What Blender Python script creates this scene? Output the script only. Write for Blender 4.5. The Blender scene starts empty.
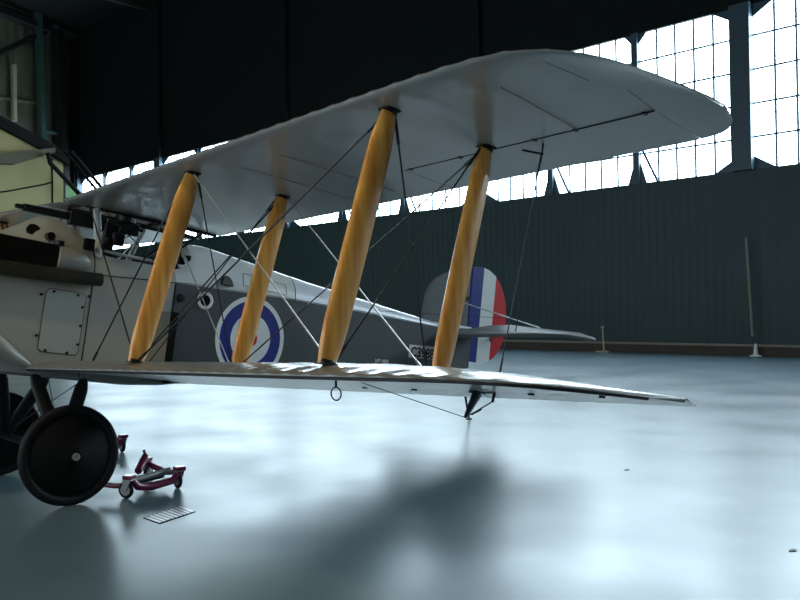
import bpy, bmesh, math, random
from math import sin, cos, tan, pi, radians as rad, sqrt
from mathutils import Vector as V, Matrix, Quaternion
random.seed(4)
sc = bpy.context.scene
COL = sc.collection

# ------------------------------------------------------------------ materials
def mat(name, col, rough=.5, metal=0, coat=0, noise=0, nscale=6, stretch=(1, 1, 1), col2=None,
        bump=0, bscale=20, coatr=.08, emit=None, es=0, spec=.5, bstretch=(1, 1, 1), rnoise=0):
    m = bpy.data.materials.new(name); m.use_nodes = True
    nt = m.node_tree; b = nt.nodes['Principled BSDF']
    b.inputs['Base Color'].default_value = (*col, 1)
    b.inputs['Roughness'].default_value = rough
    b.inputs['Metallic'].default_value = metal
    b.inputs['Coat Weight'].default_value = coat
    b.inputs['Coat Roughness'].default_value = coatr
    b.inputs['Specular IOR Level'].default_value = spec
    tc = nt.nodes.new('ShaderNodeTexCoord')
    def noi(scale, st, det=4):
        mp = nt.nodes.new('ShaderNodeMapping'); mp.inputs['Scale'].default_value = st
        n = nt.nodes.new('ShaderNodeTexNoise'); n.inputs['Scale'].default_value = scale
        n.inputs['Detail'].default_value = det
        nt.links.new(tc.outputs['Object'], mp.inputs[0]); nt.links.new(mp.outputs[0], n.inputs['Vector'])
        return n
    if noise or col2:
        n = noi(nscale, stretch)
        r = nt.nodes.new('ShaderNodeValToRGB')
        c2 = col2 or tuple(c * (1 - noise) for c in col)
        r.color_ramp.elements[0].position = .32; r.color_ramp.elements[1].position = .68
        r.color_ramp.elements[0].color = (*c2, 1); r.color_ramp.elements[1].color = (*col, 1)
        nt.links.new(n.outputs['Fac'], r.inputs[0]); nt.links.new(r.outputs[0], b.inputs['Base Color'])
    if rnoise:
        n = noi(nscale * .7, stretch, 3)
        mr = nt.nodes.new('ShaderNodeMapRange')
        mr.inputs['To Min'].default_value = max(0, rough - rnoise); mr.inputs['To Max'].default_value = rough + rnoise
        mr.inputs['From Min'].default_value = .3; mr.inputs['From Max'].default_value = .7
        nt.links.new(n.outputs['Fac'], mr.inputs['Value']); nt.links.new(mr.outputs[0], b.inputs['Roughness'])
    if bump:
        n = noi(bscale, bstretch)
        bp = nt.nodes.new('ShaderNodeBump'); bp.inputs['Strength'].default_value = bump
        bp.inputs['Distance'].default_value = .02
        nt.links.new(n.outputs['Fac'], bp.inputs['Height']); nt.links.new(bp.outputs[0], b.inputs['Normal'])
    if emit:
        b.inputs['Emission Color'].default_value = (*emit, 1); b.inputs['Emission Strength'].default_value = es
    return m

def wave_mat(name, col, col2, scale, rough=.6, direction='X', bump=.5, axis_vec=None):
    """corrugated sheet: profile bump running along one horizontal direction"""
    m = mat(name, col, rough, noise=.25, nscale=.6, col2=col2)
    nt = m.node_tree; b = nt.nodes['Principled BSDF']
    tc = nt.nodes.new('ShaderNodeTexCoord')
    dot = nt.nodes.new('ShaderNodeVectorMath'); dot.operation = 'DOT_PRODUCT'
    dot.inputs[1].default_value = axis_vec
    nt.links.new(tc.outputs['Object'], dot.inputs[0])
    mul = nt.nodes.new('ShaderNodeMath'); mul.operation = 'MULTIPLY'; mul.inputs[1].default_value = scale
    s = nt.nodes.new('ShaderNodeMath'); s.operation = 'SINE'
    nt.links.new(dot.outputs['Value'], mul.inputs[0]); nt.links.new(mul.outputs[0], s.inputs[0])
    bp = nt.nodes.new('ShaderNodeBump'); bp.inputs['Strength'].default_value = bump; bp.inputs['Distance'].default_value = .04
    nt.links.new(s.outputs[0], bp.inputs['Height']); nt.links.new(bp.outputs[0], b.inputs['Normal'])
    return m

CAMP = V((-2.29027, -6.64934, 1.33316))
WD = V((0.05138, -0.99868, 0)); WN = V((0.99868, 0.05138, 0))     # along the window wall / into it
DW = 22.54
def W(s, z, d=DW):
    return V((CAMP.x, CAMP.y, 0)) + WD * s + WN * d + V((0, 0, z))

M = {}
M['dope'] = mat('doped linen clear', (.45, .50, .51), .33, coat=.5, coatr=.12, noise=.12, nscale=1.4, bump=.12, bscale=3)
M['dopelit'] = mat('doped linen with painted bounce light', (.92, .92, .89), .4, coat=.3, noise=.06, nscale=1.4, bump=.12, bscale=3)  # clear dope whitened to paint in floor bounce under the lower wing
M['olive'] = mat('olive dope', (.20, .20, .175), .32, coat=.5, coatr=.12, noise=.2, nscale=2)
M['tape'] = mat('dark leading edge tape', (.012, .011, .01), .5)
M['wood'] = mat('varnished spruce', (.90, .46, .09), .38, coat=.5, coatr=.1, col2=(.60, .23, .035), nscale=26, stretch=(1, 1, .06), bump=.05, bscale=30)
M['black'] = mat('black enamel', (.008, .009, .010), .45, spec=.35)
M['gunmetal'] = mat('gunmetal', (.02, .02, .022), .32, metal=.6)
M['wire'] = mat('dark rigging wire', (.015, .016, .017), .35, metal=.3)
M['wirep'] = mat('bright rigging wire', (.55, .56, .56), .3, metal=.6)
M['cowl'] = mat('pale grey cowling', (.35, .36, .325), .42, coat=.15, noise=.08, nscale=2)
M['cowlw'] = mat('off-white decking', (.66, .69, .68), .35, coat=.2, noise=.05)
M['silver'] = mat('pale doped decking', (.72, .77, .84), .35, coat=.3, noise=.05)
M['side'] = mat('dark slate dope', (.048, .058, .060), .42, coat=.25, coatr=.2, noise=.15, nscale=1.5)
M['tailg'] = mat('mid grey dope', (.17, .185, .19), .65, noise=.1, spec=.3)
M['white'] = mat('white paint', (.92, .91, .88), .45, spec=.3)
M['blue'] = mat('roundel blue', (.010, .022, .24), .45, spec=.3)
M['red'] = mat('insignia red', (.72, .006, .012), .45, spec=.3)
M['hub'] = mat('polished hub', (.7, .68, .6), .3, metal=.8)
M['tyre'] = mat('rubber', (.006, .006, .007), .6, spec=.25)
M['disc'] = mat('dark wheel fabric', (.004, .005, .005), .6, spec=.15)
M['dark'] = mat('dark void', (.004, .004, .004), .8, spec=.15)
M['exh'] = mat('blued exhaust steel', (.03, .035, .03), .38, metal=.5, col2=(.06, .055, .035), nscale=5)
M['radc'] = mat('radiator fairing', (.22, .22, .18), .5)
M['maroon'] = mat('maroon powder coat', (.15, .008, .045), .35, coat=.3)
M['steel'] = mat('zinc steel', (.5, .5, .5), .35, metal=.8)
M['floor'] = mat('painted concrete', (.105, .158, .185), .33, col2=(.082, .122, .145), nscale=1.3, bump=.03, bscale=1.3, rnoise=.05, spec=.55)
M['wallg'] = wave_mat('dark green sheeting', (.020, .052, .055), (.017, .043, .045), 26, .55, axis_vec=tuple(WD), bump=.12)  # green lifted towards blue, painting in the haze near the windows
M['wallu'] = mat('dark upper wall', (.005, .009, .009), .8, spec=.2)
M['endw'] = wave_mat('olive corrugated sheet', (.09, .10, .068), (.065, .075, .05), 12, .6, axis_vec=tuple(WN), bump=.8)
M['column'] = mat('dark steel with flare tint', (.035, .07, .095), .45)  # blue of the lens flare is mixed into the steel colour
M['greenst'] = mat('green painted steel', (.025, .06, .05), .45)
M['wframe'] = mat('window bar paint', (.25, .32, .38), .5)
M['wframe'].node_tree.nodes['Principled BSDF'].inputs['Specular IOR Level'].default_value = .3
M['pane'] = mat('daylight behind glass', (.8, .8, .8), .5, emit=(.70, .89, 1.0), es=9)
M['pane2'] = mat('weaker daylight behind glass', (.8, .8, .8), .5, emit=(.80, .92, 1.0), es=2.5)
M['roof'] = mat('dark roof', (.006, .009, .008), .8)
M['kerb'] = mat('brown kerb', (.07, .055, .04), .7, noise=.3, nscale=3)
M['kerbl'] = mat('pale kerb rail', (.28, .26, .19), .5)
M['cream'] = mat('cream panel', (.27, .235, .085), .5, noise=.12, nscale=1)
M['darkolive'] = mat('dark olive board', (.05, .05, .022), .6)
M['palewood'] = mat('pale wood', (.55, .48, .33), .5)
M['lightgreen'] = mat('green enamel', (.08, .22, .06), .5)

# ------------------------------------------------------------------ mesh helpers
class MB:
    def __init__(s): s.v = []; s.f = []; s.m = []
    def add(s, vs, fs, mi=0):
        o = len(s.v); s.v += [tuple(v) for v in vs]
        for f in fs: s.f.append(tuple(o + i for i in f)); s.m.append(mi)
    def box(s, c, size, ax=None, mi=0):
        X, Y, Z = ax or (V((1, 0, 0)), V((0, 1, 0)), V((0, 0, 1)))
        c = V(c); hx, hy, hz = [q / 2 for q in size]
        vs = [c + X * hx * a + Y * hy * b + Z * hz * d for a in (-1, 1) for b in (-1, 1) for d in (-1, 1)]
        s.add(vs, [(0, 1, 3, 2), (4, 6, 7, 5), (0, 4, 5, 1), (2, 3, 7, 6), (0, 2, 6, 4), (1, 5, 7, 3)], mi)
    def tube(s, pts, r, n=8, mi=0, r2=None, xdir=None, cap=True):
        """tube along pts; r may be list; with xdir gives an elliptical section (r along xdir, r2 across)"""
        pts = [V(p) for p in pts]
        rs = r if isinstance(r, (list, tuple)) else [r] * len(pts)
        r2s = (r2 if isinstance(r2, (list, tuple)) else [r2] * len(pts)) if r2 is not None else rs
        vs = []; prevu = None
        for i, p in enumerate(pts):
            t = (pts[min(i + 1, len(pts) - 1)] - pts[max(i - 1, 0)]).normalized()
            if xdir is not None: u = V(xdir)
            elif prevu is not None: u = prevu
            else: u = V((0, 0, 1)) if abs(t.z) < .9 else V((1, 0, 0))
            u = (u - t * u.dot(t)).normalized(); w = t.cross(u); prevu = u
            for k in range(n):
                a = 2 * pi * k / n
                vs.append(p + u * cos(a) * rs[i] + w * sin(a) * r2s[i])
        fs = []
        for i in range(len(pts) - 1):
            for k in range(n):
                a = i * n + k; b = i * n + (k + 1) % n
                fs.append((a, b, b + n, a + n))
        if cap:
            fs.append(tuple(range(n))[::-1]); fs.append(tuple(range((len(pts) - 1) * n, len(pts) * n)))
        s.add(vs, fs, mi)
    def lathe(s, c, axis, prof, n=32, mi=0):
        """prof: list of (r, h) along axis"""
        c = V(c); A = V(axis).normalized()
        u = A.orthogonal().normalized(); w = A.cross(u); vs = []
        for r, h in prof:
            for k in range(n):
                a = 2 * pi * k / n; vs.append(c + A * h + (u * cos(a) + w * sin(a)) * r)
        fs = []
        for i in range(len(prof) - 1):
            for k in range(n):
                a = i * n + k; b = i * n + (k + 1) % n; fs.append((a, b, b + n, a + n))
        s.add(vs, fs, mi)
    def torus(s, c, axis, R, r, n=32, m=8, mi=0):
        s.lathe(c, axis, [(R + r * cos(2 * pi * j / m), r * sin(2 * pi * j / m)) for j in range(m + 1)], n, mi)
    def prism(s, poly, d, mi=0):
        """poly: list of 3D points; extruded by vector d"""
        n = len(poly); d = V(d)
        vs = [V(p) for p in poly] + [V(p) + d for p in poly]
        fs = [tuple(range(n)), tuple(range(n, 2 * n))[::-1]] + [(i, (i + 1) % n, (i + 1) % n + n, i + n) for i in range(n)]
        s.add(vs, fs, mi)
    def loft(s, secs, closed=True, caps=True, mi=0):
        n = len(secs[0]); vs = [p for q in secs for p in q]; fs = []
        for i in range(len(secs) - 1):
            for k in range(n if closed else n - 1):
                a = i * n + k; b = i * n + (k + 1) % n; fs.append((a, b, b + n, a + n))
        if caps and closed: fs.append(tuple(range(n))[::-1]); fs.append(tuple(range((len(secs) - 1) * n, len(secs) * n)))
        s.add(vs, fs, mi)
    def build(s, name, m, parent=None, smooth=None, bevel=0, sub=0, merge=True):
        me = bpy.data.meshes.new(name); me.from_pydata(s.v, [], s.f)
        ms = m if isinstance(m, (list, tuple)) else [m]
        for q in ms: me.materials.append(q)
        for p, i in zip(me.polygons, s.m): p.material_index = i
        bm = bmesh.new(); bm.from_mesh(me)
        if merge: bmesh.ops.remove_doubles(bm, verts=bm.verts, dist=1e-5)
        bmesh.ops.recalc_face_normals(bm, faces=bm.faces); bm.to_mesh(me); bm.free()
        o = bpy.data.objects.new(name, me); COL.objects.link(o)
        if parent: o.parent = parent
        if bevel:
            b = o.modifiers.new('b', 'BEVEL'); b.width = bevel; b.segments = 2; b.limit_method = 'ANGLE'
        if smooth is None: smooth = True
        if smooth:
            for p in me.polygons: p.use_smooth = True
            me.set_sharp_from_angle(angle=rad(40))
        return o

def tag(o, label=None, cat=None, group=None, kind=None):
    if label: o['label'] = label
    if cat: o['category'] = cat
    if group: o['group'] = group
    if kind: o['kind'] = kind
    return o
def empty(name, loc, label=None, cat=None, group=None, kind=None, rz=0):
    o = bpy.data.objects.new(name, None); COL.objects.link(o)
    o.location = loc; o.rotation_euler.z = rz; o.empty_display_size = .1
    return tag(o, label, cat, group, kind)
def struct(o): o['kind'] = 'structure'; return o

# ------------------------------------------------------------------ aircraft frame
TH = rad(9.072); LX, LZ = -.17487, .9431
GAP, STAG, DIH = 1.3135, .1734, tan(rad(1.876))
YI, YO, FS, RS = 1.82, 3.689, .18, .878
def A(x, y, z):      # aircraft frame -> coordinates local to the root empty (which stands at LX,0,0)
    return V((x * cos(TH) + z * sin(TH), y, z * cos(TH) - x * sin(TH) + LZ))
AX, AY, AZ = A(1, 0, 0) - A(0, 0, 0), V((0, 1, 0)), A(0, 0, 1) - A(0, 0, 0)
AXES = (AX, AY, AZ)
def inv(x, y, z):    # root-local -> aircraft frame
    z -= LZ; return V((x * cos(TH) - z * sin(TH), y, x * sin(TH) + z * cos(TH)))
plane = empty('biplane', (LX, 0, 0), 'vintage two-bay military biplane with dark grey fuselage, roundel and orange wooden struts', 'aircraft')

# wing planform (|y| -> x of edges, chord frame)
LEP = [(0, 0), (4.05, 0), (4.25, .004), (4.40, .018), (4.50, .04), (4.58, .075), (4.65, .125), (4.70, .175), (4.75, .245), (4.79, .33), (4.82, .415), (4.85, .52), (4.88, .66), (4.90, .80), (4.91, .90), (4.917, 1.04)]
TEP = [(0, 1.365), (4.45, 1.365), (4.60, 1.365), (4.70, 1.355), (4.77, 1.335), (4.82, 1.30), (4.86, 1.25), (4.89, 1.19), (4.91, 1.12), (4.917, 1.06)]
def tipk(y): return 1.0 if y < 3.6 else max(.07, 1 - ((y - 3.6) / 1.33) ** 2.2)
def ip(P, t):
    for (a, b), (c, d) in zip(P, P[1:]):
        if t <= c: return b + (d - b) * (t - a) / (c - a) if c > a else d
    return P[-1][1]
def foil(u):
    """upper and lower z/c"""
    u = min(max(u, 0), 1); t = .066; m = .032; p = .38
    yt = 5 * t * (.2969 * sqrt(u) - .126 * u - .3516 * u * u + .2843 * u ** 3 - .1036 * u ** 4)
    yc = m / p ** 2 * (2 * p * u - u * u) if u < p else m / (1 - p) ** 2 * ((1 - 2 * p) + 2 * p * u - u * u)
    return yc + yt, yc - yt
CH = 1.365
def wing_sec(side, y, xa, xb, off, n=22):
    """closed section loop for |y|=y from chord x=xa..xb; off=(x0,z0)"""
    le, te = ip(LEP, y), ip(TEP, y)
    k = tipk(y)
    xa = max(xa, le); xb = min(xb, te); xb = max(xb, xa + .002)
    up, lo = [], []
    for i in range(n + 1):
        q = i / n; x = xa + (xb - xa) * (q ** 1.8 if xa <= le + 1e-6 else q)
        u = (x - le) / max(te - le, .05)
        c = CH
        zu, zl = foil(u); mid = (zu + zl) / 2
        mid *= .35 + .65 * k; zu = mid + (zu - (zu + zl) / 2) * k if 0 else mid + (foil(u)[0] - foil(u)[1]) / 2 * k; zl = 2 * mid - zu
        sag = abs(sin(pi * y / .30)) ** .7; sag2 = abs(sin(pi * y / .15)) ** .8
        w1 = min(1, u * 9) * (1 - u) ; wf = math.exp(-((u - .045) / .05) ** 2)
        fade = 1 if y < 4.5 else max(0, (4.8 - y) / .3)
        dz = (.0045 * sag * w1 + .0095 * sag2 * wf) * fade
        tip = 0
        Z = off[1] + y * DIH
        up.append(A(off[0] + x, side * y, Z + zu * c * 1.0 - dz))
        lo.append(A(off[0] + x, side * y, Z + zl * c + .0028 * sag * w1 * fade))
    return up + lo[::-1][:-1] if xa <= le + 1e-6 else up + lo[::-1]
def yst(a, b, st=.0375):
    n = max(1, round((b - a) / st)); return [a + (b - a) * i / n for i in range(n + 1)]
AIL0, AIL1, HX = 3.0, 4.65, .925

def wing(side, lower):
    off = (0, 0) if lower else (STAG, GAP - .006)
    root = .385 if lower else .17
    mb = MB()
    tips = [4.65, 4.67, 4.69, 4.71, 4.73, 4.75, 4.77, 4.79, 4.805, 4.82, 4.835, 4.85, 4.865, 4.88, 4.89, 4.90, 4.91, 4.917]
    def L(ys, xa, xb, n=22): mb.loft([wing_sec(side, y, xa, xb, off, n) for y in ys])
    L(yst(root, AIL0), 0, 9); L(yst(AIL0, AIL1), 0, HX); L(tips, 0, 9)
    nm = 'lower_wing' if lower else 'upper_wing'
    o = mb.build(nm, [M['olive'], M['dopelit' if lower else 'dope']], plane, merge=False)
    # top skin olive, underside clear dope, in a whitened copy on the lower wing: material by which surface the face belongs to
    me = o.data
    for p in me.polygons:
        n = p.normal
        p.material_index = 0 if n.dot(AZ) > 0.0 and True else 1
    ai = MB(); ai.loft([wing_sec(side, y, HX + .012, 9, off, 10) for y in yst(AIL0 + .004, AIL1 - .002)])
    a = ai.build('aileron', [M['olive'], M['dopelit' if lower else 'dope']], o, merge=False)
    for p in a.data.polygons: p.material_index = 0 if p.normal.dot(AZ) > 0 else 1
    # dark tape running under the leading edge
    if side < 0:
        t = MB(); pts = []
        for y in [root + .02] + yst(.5, 4.75, .06) + [4.78, 4.8, 4.82, 4.835, 4.85, 4.86, 4.87, 4.88, 4.89, 4.897]:
            le = ip(LEP, y); k = tipk(y)
            zu, zl = foil(.015); mid = (zu + zl) / 2; z = mid * (.35 + .65 * k) + (zl - mid) * k
            pts.append(A(off[0] + le + .014, side * y, off[1] + y * DIH + z * CH - .002))
        if lower:
            t.tube(pts, .0085, 6); t.build('edge_tape', M['tape'], o)
    # aileron hinge fittings and gap strip
    for y in (3.05, 3.45, 3.97, 4.22, 4.6):
        h = MB()
        zu, zl = foil(HX / CH)
        h.box(A(off[0] + HX + .005, side * y, off[1] + y * DIH + zl * CH - .001), (.028, .014, .010), AXES)
        h.build('hinge', M['gunmetal'], o)
    g = MB(); zl = foil(HX / CH)[1]
    g.tube([A(off[0] + HX + .006, side * y, off[1] + y * DIH + zl * CH + .001) for y in (AIL0, AIL1)], .0035, 6)
    if not lower: g.build('hinge_rod', M['tape'], o)
    return o
WU = wing(-1, False); WL = wing(-1, True); wing(1, False); wing(1, True)

# inspection patch and stitching seams under the port upper wing
def under(x, y, off=(STAG, GAP - .006)):
    zl = foil(x / CH)[1]; return A(off[0] + x, -y, off[1] + y * DIH + zl * CH - .003)
for pts in ([(.28, 4.29), (.93, 4.23)], [(.18, 4.60), (.46, 4.62)], [(.64, 4.69), (.92, 4.66)], [(.3, 2.62), (1.2, 2.62)], [(.3, 2.2), (1.2, 2.2)]):
    s = MB(); (x0, y0), (x1, y1) = pts
    s.tube([under(x0 + (x1 - x0) * i / 8, y0 + (y1 - y0) * i / 8) for i in range(9)], .0018, 5)
    s.build('stitched_seam', M['radc'], WU)

# ---- struts
def lowpt(y, x):  return A(x, y, abs(y) * DIH + foil(x / CH)[0] * CH - .004)
def uppt(y, x):   return A(x + STAG, y, GAP - .006 + abs(y) * DIH + foil(x / CH)[1] * CH + .004)
def wstrut(name, p0, p1, ch, th, mat_, parent, fit=True):
    p0, p1 = V(p0), V(p1); mb = MB(); N = 14; pts = []; r1 = []; r2 = []
    for i in range(N + 1):
        q = i / N; pts.append(p0.lerp(p1, q)); k = min(1, .70 + .30 * min(1, min(q, 1 - q) / .10)) if q < .5 else min(1, .6 + .4 * min(1, (1 - q) / .13))
        bow = 1 + .06 * sin(pi * q)
        r1.append(ch / 2 * k * bow); r2.append(th / 2 * min(1, k + .1) * bow)
    mb.tube(pts, r1, 20, r2=r2, xdir=AX)
    o = mb.build(name, mat_, parent)
    if fit:
        for a, b in ((p0, p1), (p1, p0)):
            d = (b - a).normalized(); f = MB()
            f.tube([a - d * .0, a + d * .022], [ch * .33, ch * .34], 12, r2=[th * .62, th * .62], xdir=AX)
            f.box(a + d * .006, (ch * .62, th * 1.35, .010), AXES)
            f.build('strut_fitting', M['black'], o, bevel=.002)
    return o
for s in (-1, 1):
    for y in (YI, YO):
        for x in (FS, RS):
            wstrut('interplane_strut', lowpt(s * y, x - (.035 if x == FS else .02)), uppt(s * y, x), .135, .055, M['wood'], plane)

# ---- rigging
def wire(a, b, r=.0042, m='wire', ex=True):
    mb = MB(); a, b = V(a), V(b); mb.tube([a, b], r, 6)
    d = (b - a).normalized()
    if ex:
        mb.tube([a + d * .03, a + d * .16], r * 1.8, 6); mb.tube([b - d * .12, b - d * .03], r * 1.6, 6)
    mb.build('bracing_wire', M[m], plane)
for s in (-1, 1):
    FIb, RIb, FOb, ROb = lowpt(s * YI, FS - .03), lowpt(s * YI, RS - .05), lowpt(s * YO, FS - .03), lowpt(s * YO, RS - .10)
    FIt, RIt, FOt, ROt = uppt(s * YI, FS), uppt(s * YI, RS), uppt(s * YO, FS), uppt(s * YO, RS)
    rbF, rbR = lowpt(s * .42, .47), lowpt(s * .42, RS)
    rtF, rtR = uppt(s * .22, FS), uppt(s * .22, RS)
    e = AX * .03
    wire(FOt, FIb, .006); wire(FIt - e, rbF, .0055)
    wire(ROt, RIb, .005); wire(RIt - e, rbR, .0048); wire(RIt, FIb, .005)
    wire(FIt, FOb + e, .0042, 'wirep'); wire(RIt + e, ROb, .0045, 'wirep'); wire(rtR, RIb, .0042, 'wirep'); wire(rtF, FIb, .0052)
    wire(FIt + e, RIb, .0046); wire(FOt + e, ROb, .0046); wire(ROt - e, FOb + e, .0046)
    # aileron link cable with horns
    yy = 3.97
    zt = GAP + yy * DIH; zb = yy * DIH
    wire(A(1.175, s * yy, zt - .02), A(.985, s * yy, zb + .06), .0032)
    hn = MB()   # lower aileron horn hanging under the wing
    h0, h1 = A(.845, s * yy, zb - .0), A(.775, s * yy, zb - .125)
    hn.tube([h0, h0.lerp(h1, .5), h1], [.034, .022, .010], 12, r2=[.012, .010, .007], xdir=AX)
    hn.box(h0 + AZ * -.002, (.09, .03, .012), AXES)
    hb = hn.build('aileron_horn', mat('blue-black horn', (.02, .03, .07), .35) if s < 0 else M['black'], plane)
    w = MB(); w.tube([h1, A(.985, s * (yy - .02), zb - .035)], .0035, 6); w.tube([A(.98, s * (yy - .02), zb - .04), A(.99, s * (yy - .02), zb + .01)], .007, 6)
    w.tube([h1, A(.40, s * (yy - .35), zb - .01)], .002, 5)
    w.tube([h1.lerp(A(.985, s * yy, zb - .035), .2), h1.lerp(A(.985, s * yy, zb - .035), .5)], .006, 6)
    w.build('control_cable', M['black'], hb)
    hn = MB(); h0, h1 = A(1.175, s * yy, zt - .0), A(1.17, s * yy, zt - .10)
    hn.tube([h0, h1], [.005, .003], 6); hn.build('aileron_horn', M['black'], plane)
    # tie-down ring beneath the outer strut
    rg = MB(); c = A(.22, s * YO, YO * DIH - .068)
    rg.torus(c, V((.97, .2, 0)), .029, .0036, 24, 6)
    rg.tube([c + V((0, 0, .029)), c + V((0, 0, .062))], .006, 6)
    rg.build('tie_down_ring', M['black'], plane)

# control cable lying under the upper wing along the aileron bay
cb = MB()
def und(x, y, d=.012): return under(x, y) - AZ * d
cb.tube([und(.97, 3.86, .02), und(1.06, 3.93, .03)], .006, 6)
cb.build('aileron_lever', M['black'], plane)

# ---- fuselage
def fw(x):
    if x < -1.0: return .24 + (x + 1.3) * .3
    if x < -.3: return .33 + (x + 1.0) * .0857
    if x < .9: return .39
    return max(.03, .39 - (x - .9) * (.36 / 4.1))
ZB = [(-1.3, .12), (-1.0, .02), (-.3, -.05), (.8, -.05), (1.06, -.03), (1.25, .0), (1.9, .05), (5.05, .50)]
ZS = [(-1.3, .50), (-1.0, .62), (-.3, .72), (.4, .76), (1.09, .815), (2.3, .87), (3.0, .885), (4.4, .90), (5.05, .96)]
ZT = [(-1.3, .62), (-1.0, .80), (-.5, .93), (-.2, 1.00), (-.05, 1.10), (.07, 1.185), (.2, 1.18), (.3, 1.125), (.4, 1.075), (.55, 1.02), (.75, 1.02), (1.12, 1.0), (1.24, 1.20), (1.46, 1.215), (2.57, 1.10), (4.39, .96), (5.05, .985)]
def prof(x, side):
    w, zb, zs, zt = fw(x), ip(ZB, x), ip(ZS, x), ip(ZT, x)
    pts = [(0, zb), (.55 * w, zb), (.88 * w, zb + .004), (.985 * w, zb + .02), (w, zb + .055)]
    for q in (.25, .5, .75, 1): pts.append((w, zb + .055 + (zs - zb - .055) * q))
    e = 1.05 if x < .5 else .9
    for i in range(1, 13):
        a = pi / 2 * i / 12; pts.append((w * max(0, cos(a)) ** e, zs + (zt - zs) * sin(a) ** 1.0))
    return [A(x, side * y, z) for y, z in pts]
def xs(a, b, st=.05):
    n = max(1, round((b - a) / st)); return [a + (b - a) * i / n for i in range(n + 1)]
NS = 9
def shell(name, x0, x1, k0, k1, m, parent, skip=None):
    mb = MB(); X = xs(x0, x1)
    for side in (-1, 1):
        secs = [prof(x, side)[k0:k1] for x in X]
        n = len(secs[0]); vs = [p for q in secs for p in q]; fs = []
        for i in range(len(X) - 1):
            for k in range(n - 1):
                if skip and skip((X[i] + X[i + 1]) / 2, k + k0): continue
                a = i * n + k; fs.append((a, a + 1, a + 1 + n, a + n))
        mb.add(vs, fs)
    for X_ in (x0, x1):
        if X_ in (-1.3, 5.05):
            p = prof(X_, -1) + prof(X_, 1)[::-1]; mb.add(p, [tuple(range(len(p)))])
    return mb.build(name, m, parent)
ck = lambda x, k: .44 < x < 1.19 and k >= 13
nose = shell('nose_cowling', -1.3, 1.085, 0, 21, M['cowl'], plane, ck)
aft = shell('rear_fuselage', 1.085, 5.05, 0, NS, M['side'], plane)
deck = shell('top_decking', 1.085, 2.36, NS - 1, 21, M['cowlw'], plane, ck)
deck2 = shell('rear_decking', 2.36, 5.05, NS - 1, 21, M['silver'], plane)
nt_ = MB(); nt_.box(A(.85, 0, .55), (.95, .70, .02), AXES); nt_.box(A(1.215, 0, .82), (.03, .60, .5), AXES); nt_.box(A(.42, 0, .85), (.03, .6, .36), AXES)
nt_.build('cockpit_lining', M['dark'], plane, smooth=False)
# bulkhead closing the headrest fairing
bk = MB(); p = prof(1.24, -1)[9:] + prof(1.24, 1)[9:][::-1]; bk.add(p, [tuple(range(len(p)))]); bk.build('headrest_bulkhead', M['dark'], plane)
sp = MB(); sp.lathe(A(-1.3, 0, .37), -AX, [(.24, -.02), (.235, .02), (.16, .1), (.07, .17), (0.001, .2)], 32); sp.build('spinner', M['cowl'], plane)
pr = MB()
for sg in (-1, 1):
    secs = []
    for i in range(13):
        r = .05 + 1.15 * i / 12; c = .16 * sin(pi * min(1, (i + 1.5) / 15)) + .03; tw = rad(60 - 42 * i / 12)
        d = AY * cos(rad(8)) * sg + AZ * sin(rad(8)) * sg; t = d.cross(AX)
        u = t * cos(tw) + AX * sin(tw) * sg; w = d.cross(u)
        secs.append([A(-1.40, 0, .37) + d * r + u * c / 2 * cos(a) + w * .014 * sin(a) for a in [2 * pi * k / 10 for k in range(10)]])
    pr.loft(secs)
pr.build('propeller', M['wood'], plane)

def side_pt(x, z, o=.003): return A(x, -fw(x) - o, z)
# roundels on both flanks
for s in (-1, 1):
    mb = MB(); c = (1.905, .455); R = .375; rings = [0, .185, .58, .885, 1.0]
    N = 48
    for i, mi in enumerate((0, 1, 2, 1)):
        r0, r1 = R * rings[i], R * rings[i + 1]
        for k in range(N):
            a, b = 2 * pi * k / N, 2 * pi * (k + 1) / N
            q = [(r0, a), (r1, a), (r1, b), (r0, b)] if r0 else [(0, a), (r1, a), (r1, b)]
            mb.add([A(c[0] + r * cos(t), s * (fw(c[0] + r * cos(t)) + .003), c[1] + r * sin(t)) for r, t in q], [tuple(range(len(q)))], mi)
    o = mb.build('roundel', [M['red'], M['white'], M['blue']], aft, smooth=False)
    o['label'] = 'red, white and blue roundel with thin white rim'
# port hole ring, vent, filler, seams, panels
def ringpart(name, x, z, R, r, m, o=.006):
    mb = MB(); mb.torus(side_pt(x, z, o), AY, R, r, 28, 8); return mb.build(name, m, aft)
rg = ringpart('porthole_ring', 1.384, .715, .062, .014, M['white'])
mb = MB(); mb.lathe(side_pt(1.384, .715, .004), -AY, [(.056, 0), (0.0005, .002)], 24); mb.build('porthole_glass', M['dark'], rg)
mb = MB(); mb.lathe(side_pt(1.15, .70, .004), -AY, [(.035, 0), (.03, .012), (0.0005, .014)], 20); mb.build('filler_cap', M['black'], aft)
mb = MB()
for i in range(10):
    a0, a1 = pi * i / 10, pi * (i + 1) / 10
    pass
dm = [(1.575 + .062 * cos(pi * i / 12), .875 + .085 * sin(pi * i / 12)) for i in range(13)]
mb.prism([A(x, -fw(x) - .004 + (0.0 if z < .87 else (z - .87) * .35), z) for x, z in dm], -AY * .035)
mb.build('air_vent', M['black'], deck, bevel=.006)
def strip(pts, r, m, parent, name='panel_seam'):
    mb = MB(); mb.tube(pts, r, 5); mb.build(name, m, parent)
def onskin(x, z):
    w, zs, zt = fw(x), ip(ZS, x), ip(ZT, x)
    if z <= zs: return A(x, -w - .002, z)
    sa = min(1, (z - zs) / (zt - zs)); ca = sqrt(1 - sa * sa); e = 1.05 if x < .5 else .9
    return A(x, -w * ca ** e - .002, z)
strip([onskin(.40, z) for z in [-.02, .2, .4, .6, .7, .78, .84, .9, .95, 1.0]], .0035, M['dark'], nose)
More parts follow.
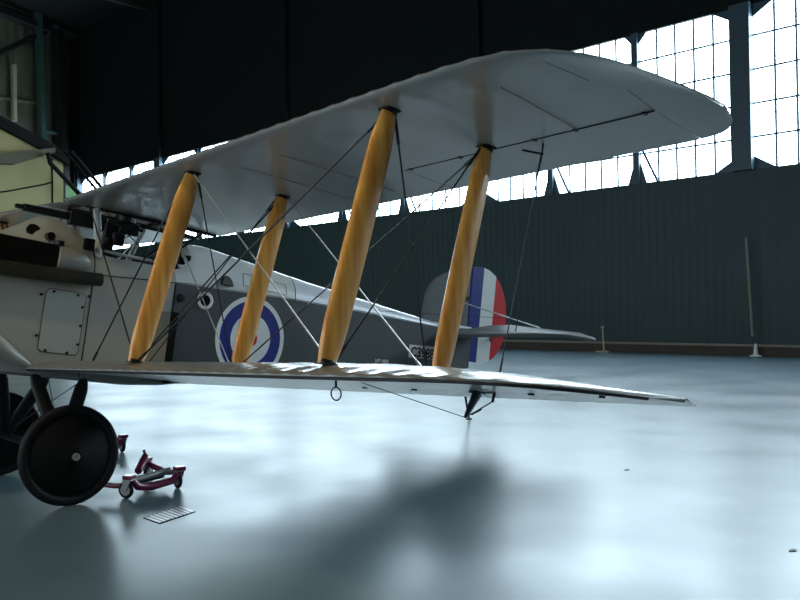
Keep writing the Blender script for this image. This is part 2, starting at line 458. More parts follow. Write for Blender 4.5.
strip([onskin(x, ip(ZS, x)) for x in xs(.42, 1.09, .1)], .0035, M['dark'], nose)
strip([onskin(x, ip(ZS, x) + .008) for x in xs(1.09, 5.0, .2)], .003, M['radc'], deck)
strip([onskin(1.087, z) for z in (-.0, .3, .6, .81)], .006, M['dark'], nose)
strip([onskin(2.36, z) for z in (.87, .9, .94, .98, 1.02, 1.05, 1.08, 1.1)], .004, M['radc'], deck)
def rectstrip(x0, z0, x1, z1, parent, r=.0025):
    P = [(x0, z0), (x1, z0), (x1, z1), (x0, z1), (x0, z0)]
    out = []
    for (a, b), (c, d) in zip(P, P[1:]):
        out += [onskin(a + (c - a) * q / 4, b + (d - b) * q / 4) for q in range(4)]
    out.append(out[0]); strip(out, r, M['radc'], parent, 'access_panel_edge')
rectstrip(1.76, .91, 1.86, 1.02, deck); rectstrip(1.92, .905, 2.25, 1.0, deck)
# lower nose access door with studs
def rrect(x0, z0, x1, z1, r, n=5):
    out = []
    for cx_, cz_, a0 in ((x1 - r, z1 - r, 0), (x0 + r, z1 - r, 90), (x0 + r, z0 + r, 180), (x1 - r, z0 + r, 270)):
        out += [(cx_ + r * cos(rad(a0 + 90 * i / n)), cz_ + r * sin(rad(a0 + 90 * i / n))) for i in range(n + 1)]
    return out
mb = MB(); mb.prism([A(x, -.388, z) for x, z in rrect(.064, .134, .366, .606, .04)], -AY * .004); d0 = mb.build('door_gap', M['darkolive'], nose)
mb = MB(); mb.prism([A(x, -.389, z) for x, z in rrect(.069, .139, .361, .601, .036)], -AY * .008); dp = mb.build('access_door', mat('door grey', (.34, .37, .35), .42, coat=.15), nose, bevel=.003)
for x, z in ((.035, .55), (.045, .25), (.12, .15), (.28, .15), (.12, .585), (.3, .585), (.345, .5), (.35, .36), (.35, .22), (.385, .59)):
    mb = MB(); mb.lathe(A(x, -.392, z), -AY, [(.011, 0), (.010, .010), (0.0005, .012)], 10); mb.build('fastener', M['gunmetal'], dp)
# cowl opening for the cylinder bank, with blister and exhaust
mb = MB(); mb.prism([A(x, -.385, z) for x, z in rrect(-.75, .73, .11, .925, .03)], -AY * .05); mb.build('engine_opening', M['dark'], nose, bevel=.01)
mb = MB(); mb.tube([A(.105, -.40, .73), A(.105, -.40, .96)], .035, 14); mb.build('intake_post', M['black'], nose)
mb = MB(); mb.lathe(A(.045, -.37, .985), -AY, [(.03, -.04), (.03, .02), (.022, .02), (.022, .0), (.0005, 0)], 18); mb.build('intake_horn', M['gunmetal'], nose)
mb = MB(); mb.tube([A(x, -.37 + .05 * q, .835 - .01 * q) for x, q in ((.10, 0), (.2, .05), (.3, .4), (.36, .8), (.39, 1))], [.105, .10, .08, .045, .01], 20); mb.build('rocker_blister', M['cowl'], nose)
mb = MB(); mb.tube([A(-1.0, -.43, .68), A(-.4, -.455, .685), A(.1, -.46, .70), A(.34, -.46, .715), A(.43, -.46, .722)], [.05, .054, .055, .052, .05], 18)
mb.tube([A(.432, -.46, .7222), A(.434, -.46, .7224)], .042, 14); ex = mb.build('exhaust_pipe', M['exh'], nose)
mb = MB(); mb.box(A(.34, -.36, .985), (.075, .05, .085), AXES); mb.build('cable_port', M['dark'], nose, bevel=.006)
mb = MB(); mb.lathe(onskin(-.04, 1.02) , -AY + AZ * .5, [(.052, -.01), (.05, .012), (.04, .012), (.0005, .008)], 22); mb.build('gun_port', M['dark'], nose)
# wing root fairing
mb = MB(); mb.tube([A(-.55, -.36, .38), A(-.3, -.40, .22), (A(-.1, -.41, .08)), A(.02, -.40, .03)], [.05, .06, .05, .02], 14); mb.build('root_fairing', M['cowl'], nose)
# side radiator behind the first strut
for s in (-1, 1):
    mb = MB(); mb.prism([A(.89, s * .385, .0), A(.89, s * .385, .57), A(1.03, s * .43, .57), A(1.03, s * .43, .0)], AX * .0001 + AX * .0)
    mb = MB(); mb.add([A(.88, s * .384, -.0), A(.88, s * .384, .565), A(1.04, s * .45, .565), A(1.04, s * .45, 0), A(1.04, s * .38, .565), A(1.04, s * .38, 0)], [(0, 1, 2, 3), (1, 2, 4), (0, 3, 5), (2, 3, 5, 4)])
    r_ = mb.build('radiator', M['radc'], nose, smooth=False)
    mb = MB(); mb.box(A(1.075, s * .415, .285), (.065, .075, .57), AXES); mb.build('radiator_core', M['dark'], r_, bevel=.004)
# serial plate and markings
mb = MB(); mb.prism([side_pt(x, z, .002) for x, z in ((4.0, .515), (4.58, .545), (4.56, .685), (4.0, .655))], -AY * .002); pl = mb.build('serial_plate', M['white'], aft, smooth=False)
def text(body, x, z, h, m, parent, tilt=0, o=.006, sx=1):
    cu = bpy.data.curves.new('t', 'FONT'); cu.body = body; cu.size = h * 1.4; cu.offset = h * .035; cu.extrude = .0005
    to = bpy.data.objects.new('t', cu); COL.objects.link(to)
    dg = bpy.context.evaluated_depsgraph_get(); me = bpy.data.meshes.new_from_object(to.evaluated_get(dg))
    bpy.data.objects.remove(to)
    for v in me.vertices:
        a, b = v.co.x * sx, v.co.y; X = x + a * cos(tilt) - b * sin(tilt); Z = z + a * sin(tilt) + b * cos(tilt)
        p = A(X, -fw(X) - o - v.co.z, Z); v.co = p
    me.materials.clear(); me.materials.append(m)
    ob = bpy.data.objects.new('lettering', me); COL.objects.link(ob); ob.parent = parent; return ob
text('C3988', 4.025, .532, .105, M['black'], pl, .03, sx=.98)['label'] = 'black serial lettering C3988'
text('LIFT HERE', 3.50, .415, .032, M['white'], aft, .05)
# cabane struts, frame tubes across the gap, guns, screen
for s in (-1, 1):
    for (xb, xt, w) in ((.44, FS + STAG + .06, .06), (.93, RS + STAG - .02, .045)):
        wstrut('cabane_strut', A(xb, s * .33, .90), A(xt, s * .21, GAP + .01), w, .035, M['cowlw'], plane, fit=False)
for x in (FS + STAG, RS + STAG):
    mb = MB(); mb.tube([A(x, -.2, GAP + .02), A(x, .2, GAP + .02)], .022, 12); mb.build('centre_tube', M['gunmetal'], plane)
for s in (-1, 1):
    mb = MB(); mb.tube([A(FS + STAG - .02, s * .18, GAP + .0), A(1.5, s * .18, GAP + .0)], .02, 10); mb.build('centre_frame_tube', M['gunmetal'], plane)
    mb = MB(); mb.tube([A(.95, s * .30, .94), A(RS + STAG + .3, s * .2, GAP - .02)], .012, 8); mb.tube([A(.45, s * .3, .95), A(.93, s * .22, GAP)], .004, 6); mb.tube([A(.93, s * .3, .95), A(.45, s * .22, GAP)], .004, 6); mb.build('frame_brace', M['gunmetal'], plane)
def gun(x, y, z, L, tilt, jr=.035, name='machine_gun'):
    d = (-AX * cos(tilt) + AZ * sin(tilt)); p = A(x, y, z); mb = MB()
    mb.tube([p, p + d * L], jr, 14); mb.tube([p + d * L, p + d * (L + .06)], [jr * .7, jr * .55], 12)
    mb.box(p - d * .14 + V((0, 0, -.01)), (.30, .07, .11), (d, AY, d.cross(AY)))
    mb.tube([p - d * .29, p - d * .34], .018, 10)
    g = mb.build(name, M['gunmetal'], plane, bevel=.004)
    return g
gun(.30, 0, 1.225, .36, -.02, .03)
for s in (0,):
    g = gun(.62, .1, GAP - .06, .2, -.02, .026)
    d = MB(); d.lathe(A(.80, .10, GAP - .02), AZ, [(.001, -.0), (.085, 0), (.085, .05), (.001, .05)], 24); d.build('ammunition_drum', M['gunmetal'], g)
mb = MB(); mb.box(A(.56, 0, 1.02), (.05, .46, .15), AXES)
for y in (-.16, -.06, .06, .16): mb.lathe(A(.588, y, 1.03), AX, [(.036, 0), (.036, .008), (.001, .008)], 16)
mb.build('instrument_panel', M['black'], plane)
mb = MB(); mb.box(A(.62, -.22, 1.09), (.09, .05, .10), AXES); mb.box(A(.60, -.12, 1.16), (.12, .05, .12), AXES); mb.box(A(.66, .1, 1.13), (.06, .2, .1), AXES); mb.build('gun_breech_cover', M['black'], plane, bevel=.01)
mb = MB(); mb.tube([A(.47, y, 1.02 + .0 * abs(y)) for y in (-.24, -.1, 0, .1, .24)], .012, 8); mb.build('windscreen_bar', M['steel'], plane)
mb = MB(); mb.tube([A(1.1, -.26, .96), A(1.16, -.2, 1.03), A(1.19, -.1, 1.13), A(1.2, 0, 1.17), A(1.19, .1, 1.13), A(1.16, .2, 1.03), A(1.1, .26, .96)], .04, 12); mb.build('headrest_padding', mat('black leather', (.015, .013, .012), .5), plane)
for s in (-1, 1):
    co = MB(); co.tube([onskin(x, .97) * 1 if s < 0 else V((onskin(x, .97).x, -onskin(x, .97).y, onskin(x, .97).z)) for x in xs(.46, 1.17, .08)], .013, 8)
    co.build('cockpit_coaming', M['cowlw'], plane)
mb = MB(); mb.box(A(1.0, 0, .72), (.08, .42, .5), AXES); mb.box(A(.85, 0, .6), (.34, .42, .06), AXES); mb.build('pilot_seat', M['darkolive'], plane, bevel=.02)

# ---- fin, rudder, tailplane
def flat(poly, th, name, m, parent, y0=0, split=None):
    mb = MB(); mb.prism([A(x, y0 - th / 2, z) for x, z in poly], AY * th)
    return mb.build(name, m, parent, bevel=th * .4, smooth=False)
fin = [(4.26, .95), (4.255, 1.08), (4.275, 1.24), (4.33, 1.37), (4.43, 1.47), (4.60, 1.56), (4.80, 1.635), (4.97, 1.675), (4.985, .95)]
flat(fin, .035, 'tail_fin', M['tailg'], plane)
rud = [(5.0, .585), (5.0, 1.68), (5.07, 1.70), (5.17, 1.71), (5.28, 1.695), (5.40, 1.645), (5.50, 1.56), (5.575, 1.46), (5.625, 1.34), (5.65, 1.2), (5.655, 1.0), (5.62, .85), (5.56, .75), (5.48, .67), (5.38, .61), (5.25, .58)]
def clip(poly, x0, x1):
    def half(P, xc, keep):
        out = []
        for (a, b) in zip(P, P[1:] + P[:1]):
            ia, ib = keep(a[0]), keep(b[0])
            if ia: out.append(a)
            if ia != ib: t = (xc - a[0]) / (b[0] - a[0]); out.append((xc, a[1] + (b[1] - a[1]) * t))
        return out
    return half(half(poly, x0, lambda x: x >= x0), x1, lambda x: x <= x1)
mb = MB()
for i, (a, b) in enumerate(((5.0, 5.185), (5.185, 5.41), (5.41, 5.7))):
    q = clip(rud, a, b); mb.prism([A(x, -.0175, z) for x, z in q], AY * .035, i)
ru = mb.build('rudder', [M['blue'], M['white'], M['red']], plane, smooth=False)
ru['label'] = 'rudder with blue, white and red vertical stripes'
for z in (1.28, .86):
    h = MB(); h.tube([A(4.90 if z > 1 else 5.36, -.06, z), A(4.97 if z > 1 else 5.40, -.02, z + .04)], .012, 6)
    h.build('rudder_horn', M['black'], ru)
mb = MB(); mb.tube([A(4.95, 0, .52), A(4.98, 0, 1.0)], .02, 8); mb.build('sternpost', M['side'], plane)
sk = MB()
p0 = A(4.95, 0, .50); base = V((5.10 - LX, .16, .02)); sk.tube([p0, (p0 + base) / 2, base], [.02, .014, .012], 10); sk.box(base, (.06, .04, .02)); sk.build('tail_skid', M['black'], plane)
TZ = .985
def tpl(x, y):
    z = .80 + (x - 4.42) * .25
    return A(x, y, z - max(0, abs(y) - 1.0) * .4 * max(0, (x - 4.7)) )
for s in (-1, 1):
    pl_t = [(4.42, .0), (4.46, .5), (4.55, .9), (4.70, 1.2), (4.88, 1.42), (4.93, 1.46), (4.93, 0)]
    el_t = [(4.945, .05), (4.945, 1.47), (5.08, 1.56), (5.25, 1.60), (5.36, 1.52), (5.40, 1.3), (5.40, .3), (5.30, .08)]
    for nm, P in (('tailplane', pl_t), ('elevator', el_t)):
        mb = MB(); mb.prism([tpl(x, s * y) - AZ * .018 for x, y in P], AZ * .036)
        o = mb.build(nm, M['tailg'], plane, bevel=.014)
    mb = MB(); mb.tube([A(4.86, s * .02, 1.245), A(5.1, s * .98, .985)], .013, 8, r2=.007, xdir=AX); mb.build('tail_brace', M['silver'], plane)
    mb = MB(); mb.tube([A(5.0, s * .72, .90), A(5.03, s * .72, TZ + .09)], .007, 6); mb.tube([A(5.0, s * .72, .90), A(5.03, s * .72, TZ - .09)], .007, 6); mb.tube([A(3.4, s * .19, .93), A(5.03, s * .72, TZ + .09)], .002, 4); mb.build('elevator_horn', M['black'], plane)

# ---- undercarriage
hubz = .35; AXW = .175        # axle x in root-local frame (world 0)
def wheel(y):
    s = 1 if y > 0 else -1; c = V((AXW, y, hubz)); O = V((0, s, 0))
    t = MB(); t.torus(c, O, .315, .036, 56, 14); t.lathe(c, O, [(.285, -.02), (.285, .02)], 56)
    w = t.build('wheel', M['tyre'], plane); w['label'] = 'black main wheel with covered disc'
    d = MB(); d.lathe(c, O, [(.292, .006), (.27, .022), (.15, .062), (.05, .098), (.045, .10)], 56); d.lathe(c, O, [(.292, -.006), (.15, -.03), (.04, -.06)], 56); d.build('wheel_disc', M['disc'], w)
    hb = MB(); hb.lathe(c, O, [(.045, .095), (.04, .103), (.001, .104)], 24); hb.build('hub', M['dark'], w)
    hb = MB(); hb.lathe(c, O, [(.027, .10), (.026, .118), (.012, .120), (.011, .108), (.001, .108)], 20); hb.build('hub_cap', M['hub'], w)
wheel(-.76); wheel(.76)
mb = MB(); mb.tube([V((AXW, -.78, hubz)), V((AXW, .78, hubz))], .022, 12); mb.build('axle', M['black'], plane)
mb = MB(); mb.tube([V((AXW - .0, -.6, hubz)), V((AXW, .6, hubz))], .06, 14, r2=.02, xdir=(1, 0, 0)); mb.build('axle_fairing', M['black'], plane)
for s in (-1, 1):
    for x in (.08, .45):
        wstrut('undercarriage_strut', V((AXW, s * .60, hubz)), A(x, s * .37, -.03), .10, .045, M['black'], plane, fit=False)
for s in (-1, 1):
    mb = MB(); mb.tube([V((AXW, s * .6, hubz + .02)), A(.45, -s * .37, -.03)], .004, 6); mb.build('undercarriage_wire', M['wire'], plane)

# ------------------------------------------------------------------ wheel dollies
def castor(root, p, rz, wheel_r=.062):
    p = V(p); d = V((cos(rz), sin(rz), 0)); o = V((-d.y, d.x, 0)); q = p + d * .03 + V((0, 0, wheel_r))
    f = MB()
    for sg in (-1, 1): f.prism([q + o * sg * .024 + d * a + V((0, 0, b)) for a, b in ((-.012, -.012), (.012, -.012), (.015, .07), (-.05, .075), (-.05, .06))], o * sg * .004)
    f.box(p + V((0, 0, 2 * wheel_r + .014)), (.07, .06, .008), (d, o, V((0, 0, 1)))); f.tube([p + V((0, 0, 2 * wheel_r + .01)), p + V((0, 0, 2 * wheel_r + .045))], .013, 10)
    fo = f.build('castor_fork', M['steel'], root)
    w = MB(); w.torus(q, o, .048, .0145, 28, 10); wo = w.build('castor_wheel', M['tyre'], fo)
    w = MB(); w.lathe(q, o, [(.001, -.016), (.04, -.014), (.04, .014), (.001, .016)], 24); w.build('castor_hub', M['steel'], wo)
    b = MB(); b.box(p + V((0, 0, .155)), (.075, .075, .03), (d, o, V((0, 0, 1)))); b.build('castor_mount', M['maroon'], root, bevel=.006)
def dolly(loc, label, fl=1):
    r = empty('wheel_dolly', loc, label, 'dolly', 'wheel dollies under the main wheels')
    P = {k: V(v) for k, v in dict(a=(0, 0, 0), b=(.42, .05, 0), c=(0.42, .60 * fl, 0), e=(-.04, .6 * fl, 0)).items()}
    z = V((0, 0, .14))
    castor(r, P['a'], 2.05); castor(r, P['b'], 1.55); castor(r, P['c'], .6)
    m = MB()
    m.tube([P['a'] + z * .9 + V((.02, 0, 0)), V((.07, .02, .075)), V((.18, .03, .055)), V((.36, .05, .07)), P['b'] + z * .9], [.022, .028, .03, .028, .02], 10)
    m.tube([P['b'] + z * .9, V((.44, .3 * fl, .09)), P['c'] + z * .9], .024, 10)
    m.tube([P['a'] + z * .7, V((-.05, .14, .08)), V((-.10, .28, .08))], .02, 10)
    m.build('dolly_frame', M['maroon'], r)
    m = MB(); m.tube([V((.08, .09, .11)), V((.38, .13, .135))], .024, 14); m.build('roller', M['steel'], r)
    m = MB(); m.tube([V((.10, .17, .085)), V((.36, .21, .10))], .032, 14); m.build('ratchet_tube', M['black'], r)
    m = MB(); m.tube([V((.28, .45, .10)), V((.38, .56, .15)), V((.41, .59, .19))], [.03, .034, .026], 12); m.tube([V((.41, .59, .19)), V((.40, .60, .235))], .012, 8); m.build('foot_pedal', M['maroon'], r, bevel=.004)
    return r
dolly((.385, -.865, 0), 'maroon castored wheel dolly behind the near main wheel')
d2 = dolly((.82, 1.06, 0), 'maroon castored wheel dolly mostly hidden behind the near wheel, one castor showing')

# floor grate and scraps
r = empty('floor_grate', (.36, -1.52, 0), 'small pale metal slotted grate set in the floor beside the dolly', 'grate')
ang = math.atan2(.232, .320)
ca = V((.194, -1.471, 0)); cb_ = V((.529, -1.339, 0)); cc = V((.519, -1.576, 0)); cd = V((.199, -1.697, 0))
o0 = V((.36, -1.52, 0))
def gq(u, v): return ca.lerp(cb_, u).lerp(cd.lerp(cc, u), v) - o0
m = MB(); m.prism([gq(0, 0), gq(1, 0), gq(1, 1), gq(0, 1)], V((0, 0, .002))); m.build('grate_well', M['dark'], r, smooth=False)
m = MB(); N = 9
for i in range(N):
    u0, u1 = (i + .12) / N, (i + .82) / N
    m.prism([gq(u0, .06) + V((0, 0, .002)), gq(u1, .06) + V((0, 0, .002)), gq(u1, .94) + V((0, 0, .002)), gq(u0, .94) + V((0, 0, .002))], V((0, 0, .003)))
m.build('grate_bars', M['steel'], r, smooth=False)
for k, (loc, lab) in enumerate((((3.72, -2.85, 0), 'tiny dark leaf scrap on the pale floor right of the lower wing tip'), ((2.35, -4.73, 0), 'tiny dark leaf scrap on the floor at the lower right'))):
    m = MB(); m.prism([V((.03 * cos(a) * (1 + .3 * sin(3 * a)), .018 * sin(a), 0.0)) for a in [2 * pi * i / 9 for i in range(9)]], V((0, 0, .004)))
    o = m.build('leaf_scrap', M['darkolive'], smooth=False); o.location = loc; tag(o, lab, 'leaf')

# ------------------------------------------------------------------ hangar
S0, S1 = 12.0, -49.0; DB = -14.0; HT = 18.2; ZW0, ZW1 = 4.93, 9.33
def wallbox(name, s0, s1, d0, d1, z0, z1, m, parent=None):
    mb = MB(); mb.box(W((s0 + s1) / 2, (z0 + z1) / 2, (d0 + d1) / 2), (abs(s1 - s0), abs(d1 - d0), z1 - z0), (WD, WN, V((0, 0, 1))))
    return mb.build(name, m, parent, smooth=False)
struct(wallbox('floor', S0 + .4, S1 - .4, DB - .4, DW + .6, -.3, 0, M['floor']))
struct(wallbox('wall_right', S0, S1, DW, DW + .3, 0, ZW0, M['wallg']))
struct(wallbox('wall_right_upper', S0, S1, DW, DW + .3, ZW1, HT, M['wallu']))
struct(wallbox('wall_left', S1, S1 - .3, DB, DW, 0, HT + 2.5, M['endw']))
struct(wallbox('wall_back', S0, S0 + .3, DB, DW, 0, HT + 2.5, M['wallu']))
struct(wallbox('wall_front', S0, S1, DB - .3, DB, 0, 3.4, M['wallg']))
struct(wallbox('wall_front_upper', S0, S1, DB - .3, DB, 8.6, HT, M['wallu']))
mb = MB(); sec = []
for i in range(13):
    q = i / 12; d = DB - .3 + (DW + .6 - DB) * q; z = HT - .05 + 2.4 * sin(pi * q); sec.append((d, z))
mb.loft([[W(s, z, d) for d, z in sec] + [W(s, z + .3, d) for d, z in sec[::-1]] for s in (S0 + .3, S1 - .3)])
struct(mb.build('ceiling', M['roof']))
# window bays
thick = [9.3, .15, -9.05, -18.15, -28.7, -39.2, -48.6]
thin = [6.25, 3.2, -2.9, -5.95, -12.2, -15.2, -21.75, -25.2, -32.2, -35.7, -42.3, -45.35]
allc = sorted([(s, .27) for s in thick] + [(s, .10) for s in thin], reverse=True)
allc = [(12.0, .31)] + allc
nw = 0; nt2 = 0
for (sa, ha), (sb, hb) in zip(allc, allc[1:]):
    nw += 1; a, b = sa - ha, sb + hb
    if a - b < .5: continue
    pane = wallbox('window_%d' % nw, a + .05, b - .05, DW + .12, DW + .14, ZW0 - .02, ZW1 + .02, M['pane']); struct(pane)
    fr = MB(); Zu = V((0, 0, 1)); n = 5; w = a - b
    for i in range(1, n): fr.box(W(a - w * i / n, (ZW0 + ZW1) / 2, DW + .08), (.06, .04, ZW1 - ZW0), (WD, WN, Zu))
    for z in (5.80, 6.69, 7.60, 8.51): fr.box(W((a + b) / 2, z, DW + .08), (w, .04, .055), (WD, WN, Zu))
    fr.build('window_frame', M['wframe'], pane, smooth=False)
    # corner plates that cut the window's corners
    g = MB()
    for (e, sg, thickc) in ((a, -1, ha > .2), (b, 1, hb > .2)):
        cw, chh = (.58, .34) if thickc else (.20, .62)
        g.prism([W(e, ZW0 - .01, DW + .02), W(e + sg * cw, ZW0 - .01, DW + .02), W(e, ZW0 + chh, DW + .02)], WN * .05)
        cw, chh = (.58, .34) if thickc else (.28, .30)
        g.prism([W(e, ZW1 + .01, DW + .02), W(e + sg * cw, ZW1 + .01, DW + .02), W(e, ZW1 - chh, DW + .02)], WN * .05)
    if hb < .2:
        g.tube([W(b, ZW0 + 1.15, DW + .0), W(b + .55, ZW0, DW + .0)], .04, 6)
    g.build('corner_gusset', M['column'], pane, smooth=False)
for i, (s, h) in enumerate(allc[1:]):
    z0, z1 = ZW0 - .02, ZW1 + .02
    if h > .2: struct(wallbox('trim_%d' % (100 + i), s - h, s + h, DW - .22, DW + .1, ZW1 + .02, HT, M['wallu']))  # column above the windows coloured darker, without the painted flare tint
    o = wallbox('trim_%d' % (i + 1), s - h, s + h, DW - (.22 if h > .2 else .06), DW + .1, z0, z1, M['column']); struct(o)
# windows of the opposite long wall, behind the camera
for i in range(6):
    s = 7 - i * 9.15
    nw += 1
    pane = wallbox('window_%d' % nw, s - 4.2, s + 4.2, DB - .2, DB - .18, 3.4, 8.6, M['pane2']); struct(pane)
    fr = MB()
    for k in range(-6, 7): fr.box(W(s + k * .7, 6, DB - .12), (.04, .04, 5.2), (WD, WN, V((0, 0, 1))))
    for z in (4.3, 5.2, 6.1, 7.0, 7.9): fr.box(W(s, z, DB - .12), (8.4, .04, .04), (WD, WN, V((0, 0, 1))))
    fr.build('window_frame', M['wframe'], pane, smooth=False)
    struct(wallbox('trim_%d' % (40 + i), s + 4.2, s + 4.95, DB - .3, DB, 3.4, 8.6, M['column']))
# kerb along the window wall
struct(wallbox('baseboard_right', S0, S1, DW - .45, DW - .23, 0, .23, M['kerb']))
struct(wallbox('trim_60', S0, S1, DW - .33, DW - .23, .235, .29, M['kerbl']))
# roof trusses: bottom chords with lattice, dark against the roof
for i, s in enumerate((-9.0, -18.15, -28.7, -39.2)):
    m = MB()
    m.box(W(s, HT - 1.2, (DB + DW) / 2), (.2, DW - DB - .1, .25), (WD, WN, V((0, 0, 1))))
    for k in range(24):
        d = DB + .5 + k * 1.5; z1 = HT - .3 + 2.2 * sin(pi * (d - DB) / (DW - DB))
        if d + 1.5 < DW: m.tube([W(s, HT - 1.2, d), W(s, z1, d + .75)], .05, 5); m.tube([W(s, z1, d + .75), W(s, HT - 1.2, d + 1.5)], .05, 5)
    struct(m.build('trim_%d' % (70 + i), M['roof']))
# end wall steelwork seen at the far left
def ewp(n, z, o=.15): return W(S1 + o, z, n)
def ebeam(name, p, q, r, m):
    mb = MB(); mb.tube([p, q], r, 6); return struct(mb.build(name, m))
ebeam('trim_80', ewp(20.15, HT + 1.5, .5), ewp(20.7, 0, .5), .27, M['greenst'])
ebeam('trim_81', ewp(21.35, HT + 1, .5), ewp(21.9, 0, .5), .34, M['black'])
ebeam('trim_82', ewp(22.3, HT + 1, .3), ewp(22.4, 0, .3), .22, M['black'])
ebeam('trim_83', ewp(14, 13.2, .5), ewp(20.9, 17.95, .5), .16, M['black'])
ebeam('trim_84', ewp(12, 13.45, .2), ewp(20.4, 13.55, .2), .10, M['endw'])
ebeam('trim_85', ewp(18.85, 15.5, .3), ewp(18.85, 12.3, .3), .16, M['kerbl'])
ebeam('trim_86', ewp(12, 19.3, .4), ewp(20.9, 17.9, .4), .35, M['black'])
ebeam('trim_87', ewp(21.0, 18.4, .4), ewp(22.5, 18.0, .4), .5, M['black'])
ebeam('trim_88', ewp(20.3, 12.0, .4), ewp(21.4, 11.9, .4), .12, M['greenst'])

# stair structure with cream side panelling beyond the nose
SS, KS = -14.0, 2.3
def E(n, z, o=0): return W((SS + o) * KS, CAMP.z + (z - CAMP.z) * KS if z > 0 else 0, n * KS)
st = empty('staircase', E(5.5, 0), 'cream panelled staircase with dark sloping beams beyond the nose of the biplane', 'staircase')
off = -st.location
def sb(name, m, fn, **k):
    mb = MB(); fn(mb)
    mb.v = [tuple(V(v) + off) for v in mb.v]; return mb.build(name, m, st, **k)
sb('side_panel', M['cream'], lambda m: m.prism([E(3.0, 0), E(6.22, 0), E(6.22, 3.90), E(5.9, 4.05), E(3.0, 5.2)], WD * -.6), smooth=False)
sb('panel_seam', M['dark'], lambda m: m.tube([E(6.03, 0, .01), E(6.03, 3.95, .01)], .028, 5))
sb('panel_seam', M['dark'], lambda m: m.tube([E(4.6, 3.18, .01), E(5.3, 3.33, .01), E(5.9, 3.5, .01), E(6.02, 3.55, .01)], .032, 5))
sb('stringer', M['dark'], lambda m: m.prism([E(3.0, 5.25, .08), E(3.0, 5.42, .08), E(6.05, 4.17, .08), E(6.3, 4.0, .08), E(6.3, 3.86, .08), E(6.0, 4.0, .08)], WD * -.8), smooth=False)
sb('landing_board', M['darkolive'], lambda m: m.prism([E(4.6, 3.72, .1), E(5.35, 3.75, .1), E(6.0, 4.02, .1), E(6.0, 4.10, .1), E(5.25, 3.92, .1), E(4.6, 3.76, .1)], WD * .25), smooth=False)
sb('handrail', M['dark'], lambda m: m.tube([E(6.2, 4.05, .35), E(6.98, 3.22, .35)], .07, 8))
sb('handrail', M['dark'], lambda m: m.tube([E(6.14, 4.05, .25), E(6.90, 3.22, .25)], .06, 8))
sb('handrail', M['dark'], lambda m: m.tube([E(5.83, 3.98, .3), E(5.87, 3.82, .3), E(6.62, 3.10, .3)], .09, 8))
sb('support_post', M['dark'], lambda m: m.tube([E(6.32, 0, -.3), E(6.32, 3.9, -.3)], .16, 8))
gb = empty('equipment_box', E(6.65, 0, -1), 'green equipment box on a pale post beside the staircase', 'box')
off = -gb.location
st = gb
sb('enclosure', M['lightgreen'], lambda m: m.box(E(6.68, 3.55, -1), (.4, .95, .5), (WD, WN, V((0, 0, 1)))), smooth=False, bevel=.02)
sb('post', M['cowlw'], lambda m: m.box(E(6.60, 1.95, -1), (.3, .28, 6.2), (WD, WN, V((0, 0, 1)))), smooth=False)

# small things at the foot of the window wall
m = MB(); m.box((0, 0, .02), (.42, .18, .04)); m.tube([(0, 0, .04), (-.03, 0, .72)], .025, 8); m.box((-.03, 0, .74), (.07, .06, .05))
o = m.build('wooden_stand', M['palewood'], smooth=False); o.location = W(-12.95, .0, DW - .75); o.rotation_euler.z = rad(-87); tag(o, 'small pale wooden T-shaped stand at the foot of the dark wall', 'stand')
m = MB(); m.tube([W(-8.93, 3.1, DW - .28), W(-8.86, 1.6, DW - .28), W(-8.80, .5, DW - .30)], .035, 8)
o = m.build('drain_pipe', M['kerbl']); tag(o, 'thin pale pipe running down the thick wall column', 'pipe')
m = MB(); m.lathe((0, 0, 0), (0, 0, 1), [(.16, 0), (.15, .02), (.06, .05), (.03, .32), (.001, .33)], 20)
o = m.build('marker_cone', M['white']); o.location = W(-8.60, 0.0, DW - .62); tag(o, 'small white cone on the floor below the column pipe', 'cone')

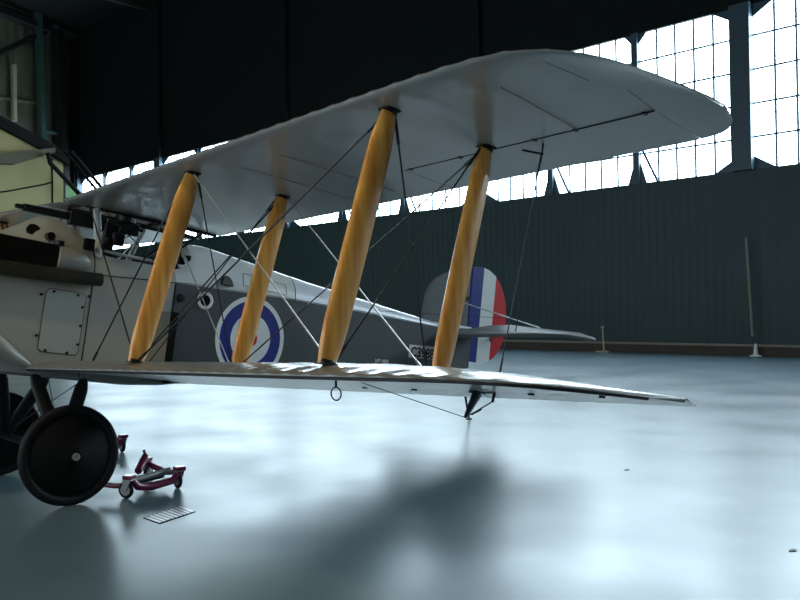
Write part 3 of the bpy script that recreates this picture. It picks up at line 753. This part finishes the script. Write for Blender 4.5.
# high-bay lamps (above the frame) giving the warm light on the left
def lamp(x, y, z, power, col=(1, .78, .42)):
    r = empty('high_bay_lamp', (x, y, z), 'grey bell-shaped lamp hanging high above the biplane nose' if y < 0 else 'grey bell-shaped lamp hanging high above the floor near the staircase', 'lamp')
    m = MB(); m.lathe((0, 0, 0), (0, 0, 1), [(.28, -.02), (.26, .1), (.1, .3), (.05, .34)], 24); m.tube([(0, 0, .3), (0, 0, HT + 1.0 - z)], .012, 6); m.build('lamp_shade', M['tailg'], r)
    l = bpy.data.lights.new('lamp', 'SPOT'); l.energy = power; l.color = col; l.spot_size = rad(110); l.spot_blend = .8; l.shadow_soft_size = .2
    lo = bpy.data.objects.new('bulb', l); COL.objects.link(lo); lo.parent = r; lo.location = (0, 0, -.03)
    return lo
l1 = lamp(-3.6, -2.6, 8.0, 420)
l2 = lamp(2, 10, 14.0, 500, (1, .82, .30))
l2.rotation_euler = (rad(60), 0, rad(-22))

# ------------------------------------------------------------------ world, camera
w = bpy.data.worlds.new('World'); sc.world = w; w.use_nodes = True
w.node_tree.nodes['Background'].inputs[0].default_value = (.6, .8, 1, 1); w.node_tree.nodes['Background'].inputs[1].default_value = .02
yaw, pit, rol, f = rad(42.76314), rad(.64819), rad(-.79593), 841.0475
Fv = V((sin(yaw) * cos(pit), cos(yaw) * cos(pit), sin(pit)))
R0 = V((cos(yaw), -sin(yaw), 0)); U0 = R0.cross(Fv)
R = R0 * cos(rol) + U0 * sin(rol); U = -R0 * sin(rol) + U0 * cos(rol)
cd_ = bpy.data.cameras.new('camera'); cam = bpy.data.objects.new('camera', cd_); COL.objects.link(cam)
cam.matrix_world = Matrix(((R.x, U.x, -Fv.x, CAMP.x), (R.y, U.y, -Fv.y, CAMP.y), (R.z, U.z, -Fv.z, CAMP.z), (0, 0, 0, 1)))
cd_.sensor_width = 36; cd_.lens = f * 36 / 800; cd_.clip_end = 300
sc.camera = cam
sc.view_settings.view_transform = 'Standard'; sc.view_settings.look = 'None'; sc.view_settings.gamma = 1
sc.view_settings.exposure = .68
sc.cycles.max_bounces = 8; sc.cycles.diffuse_bounces = 5
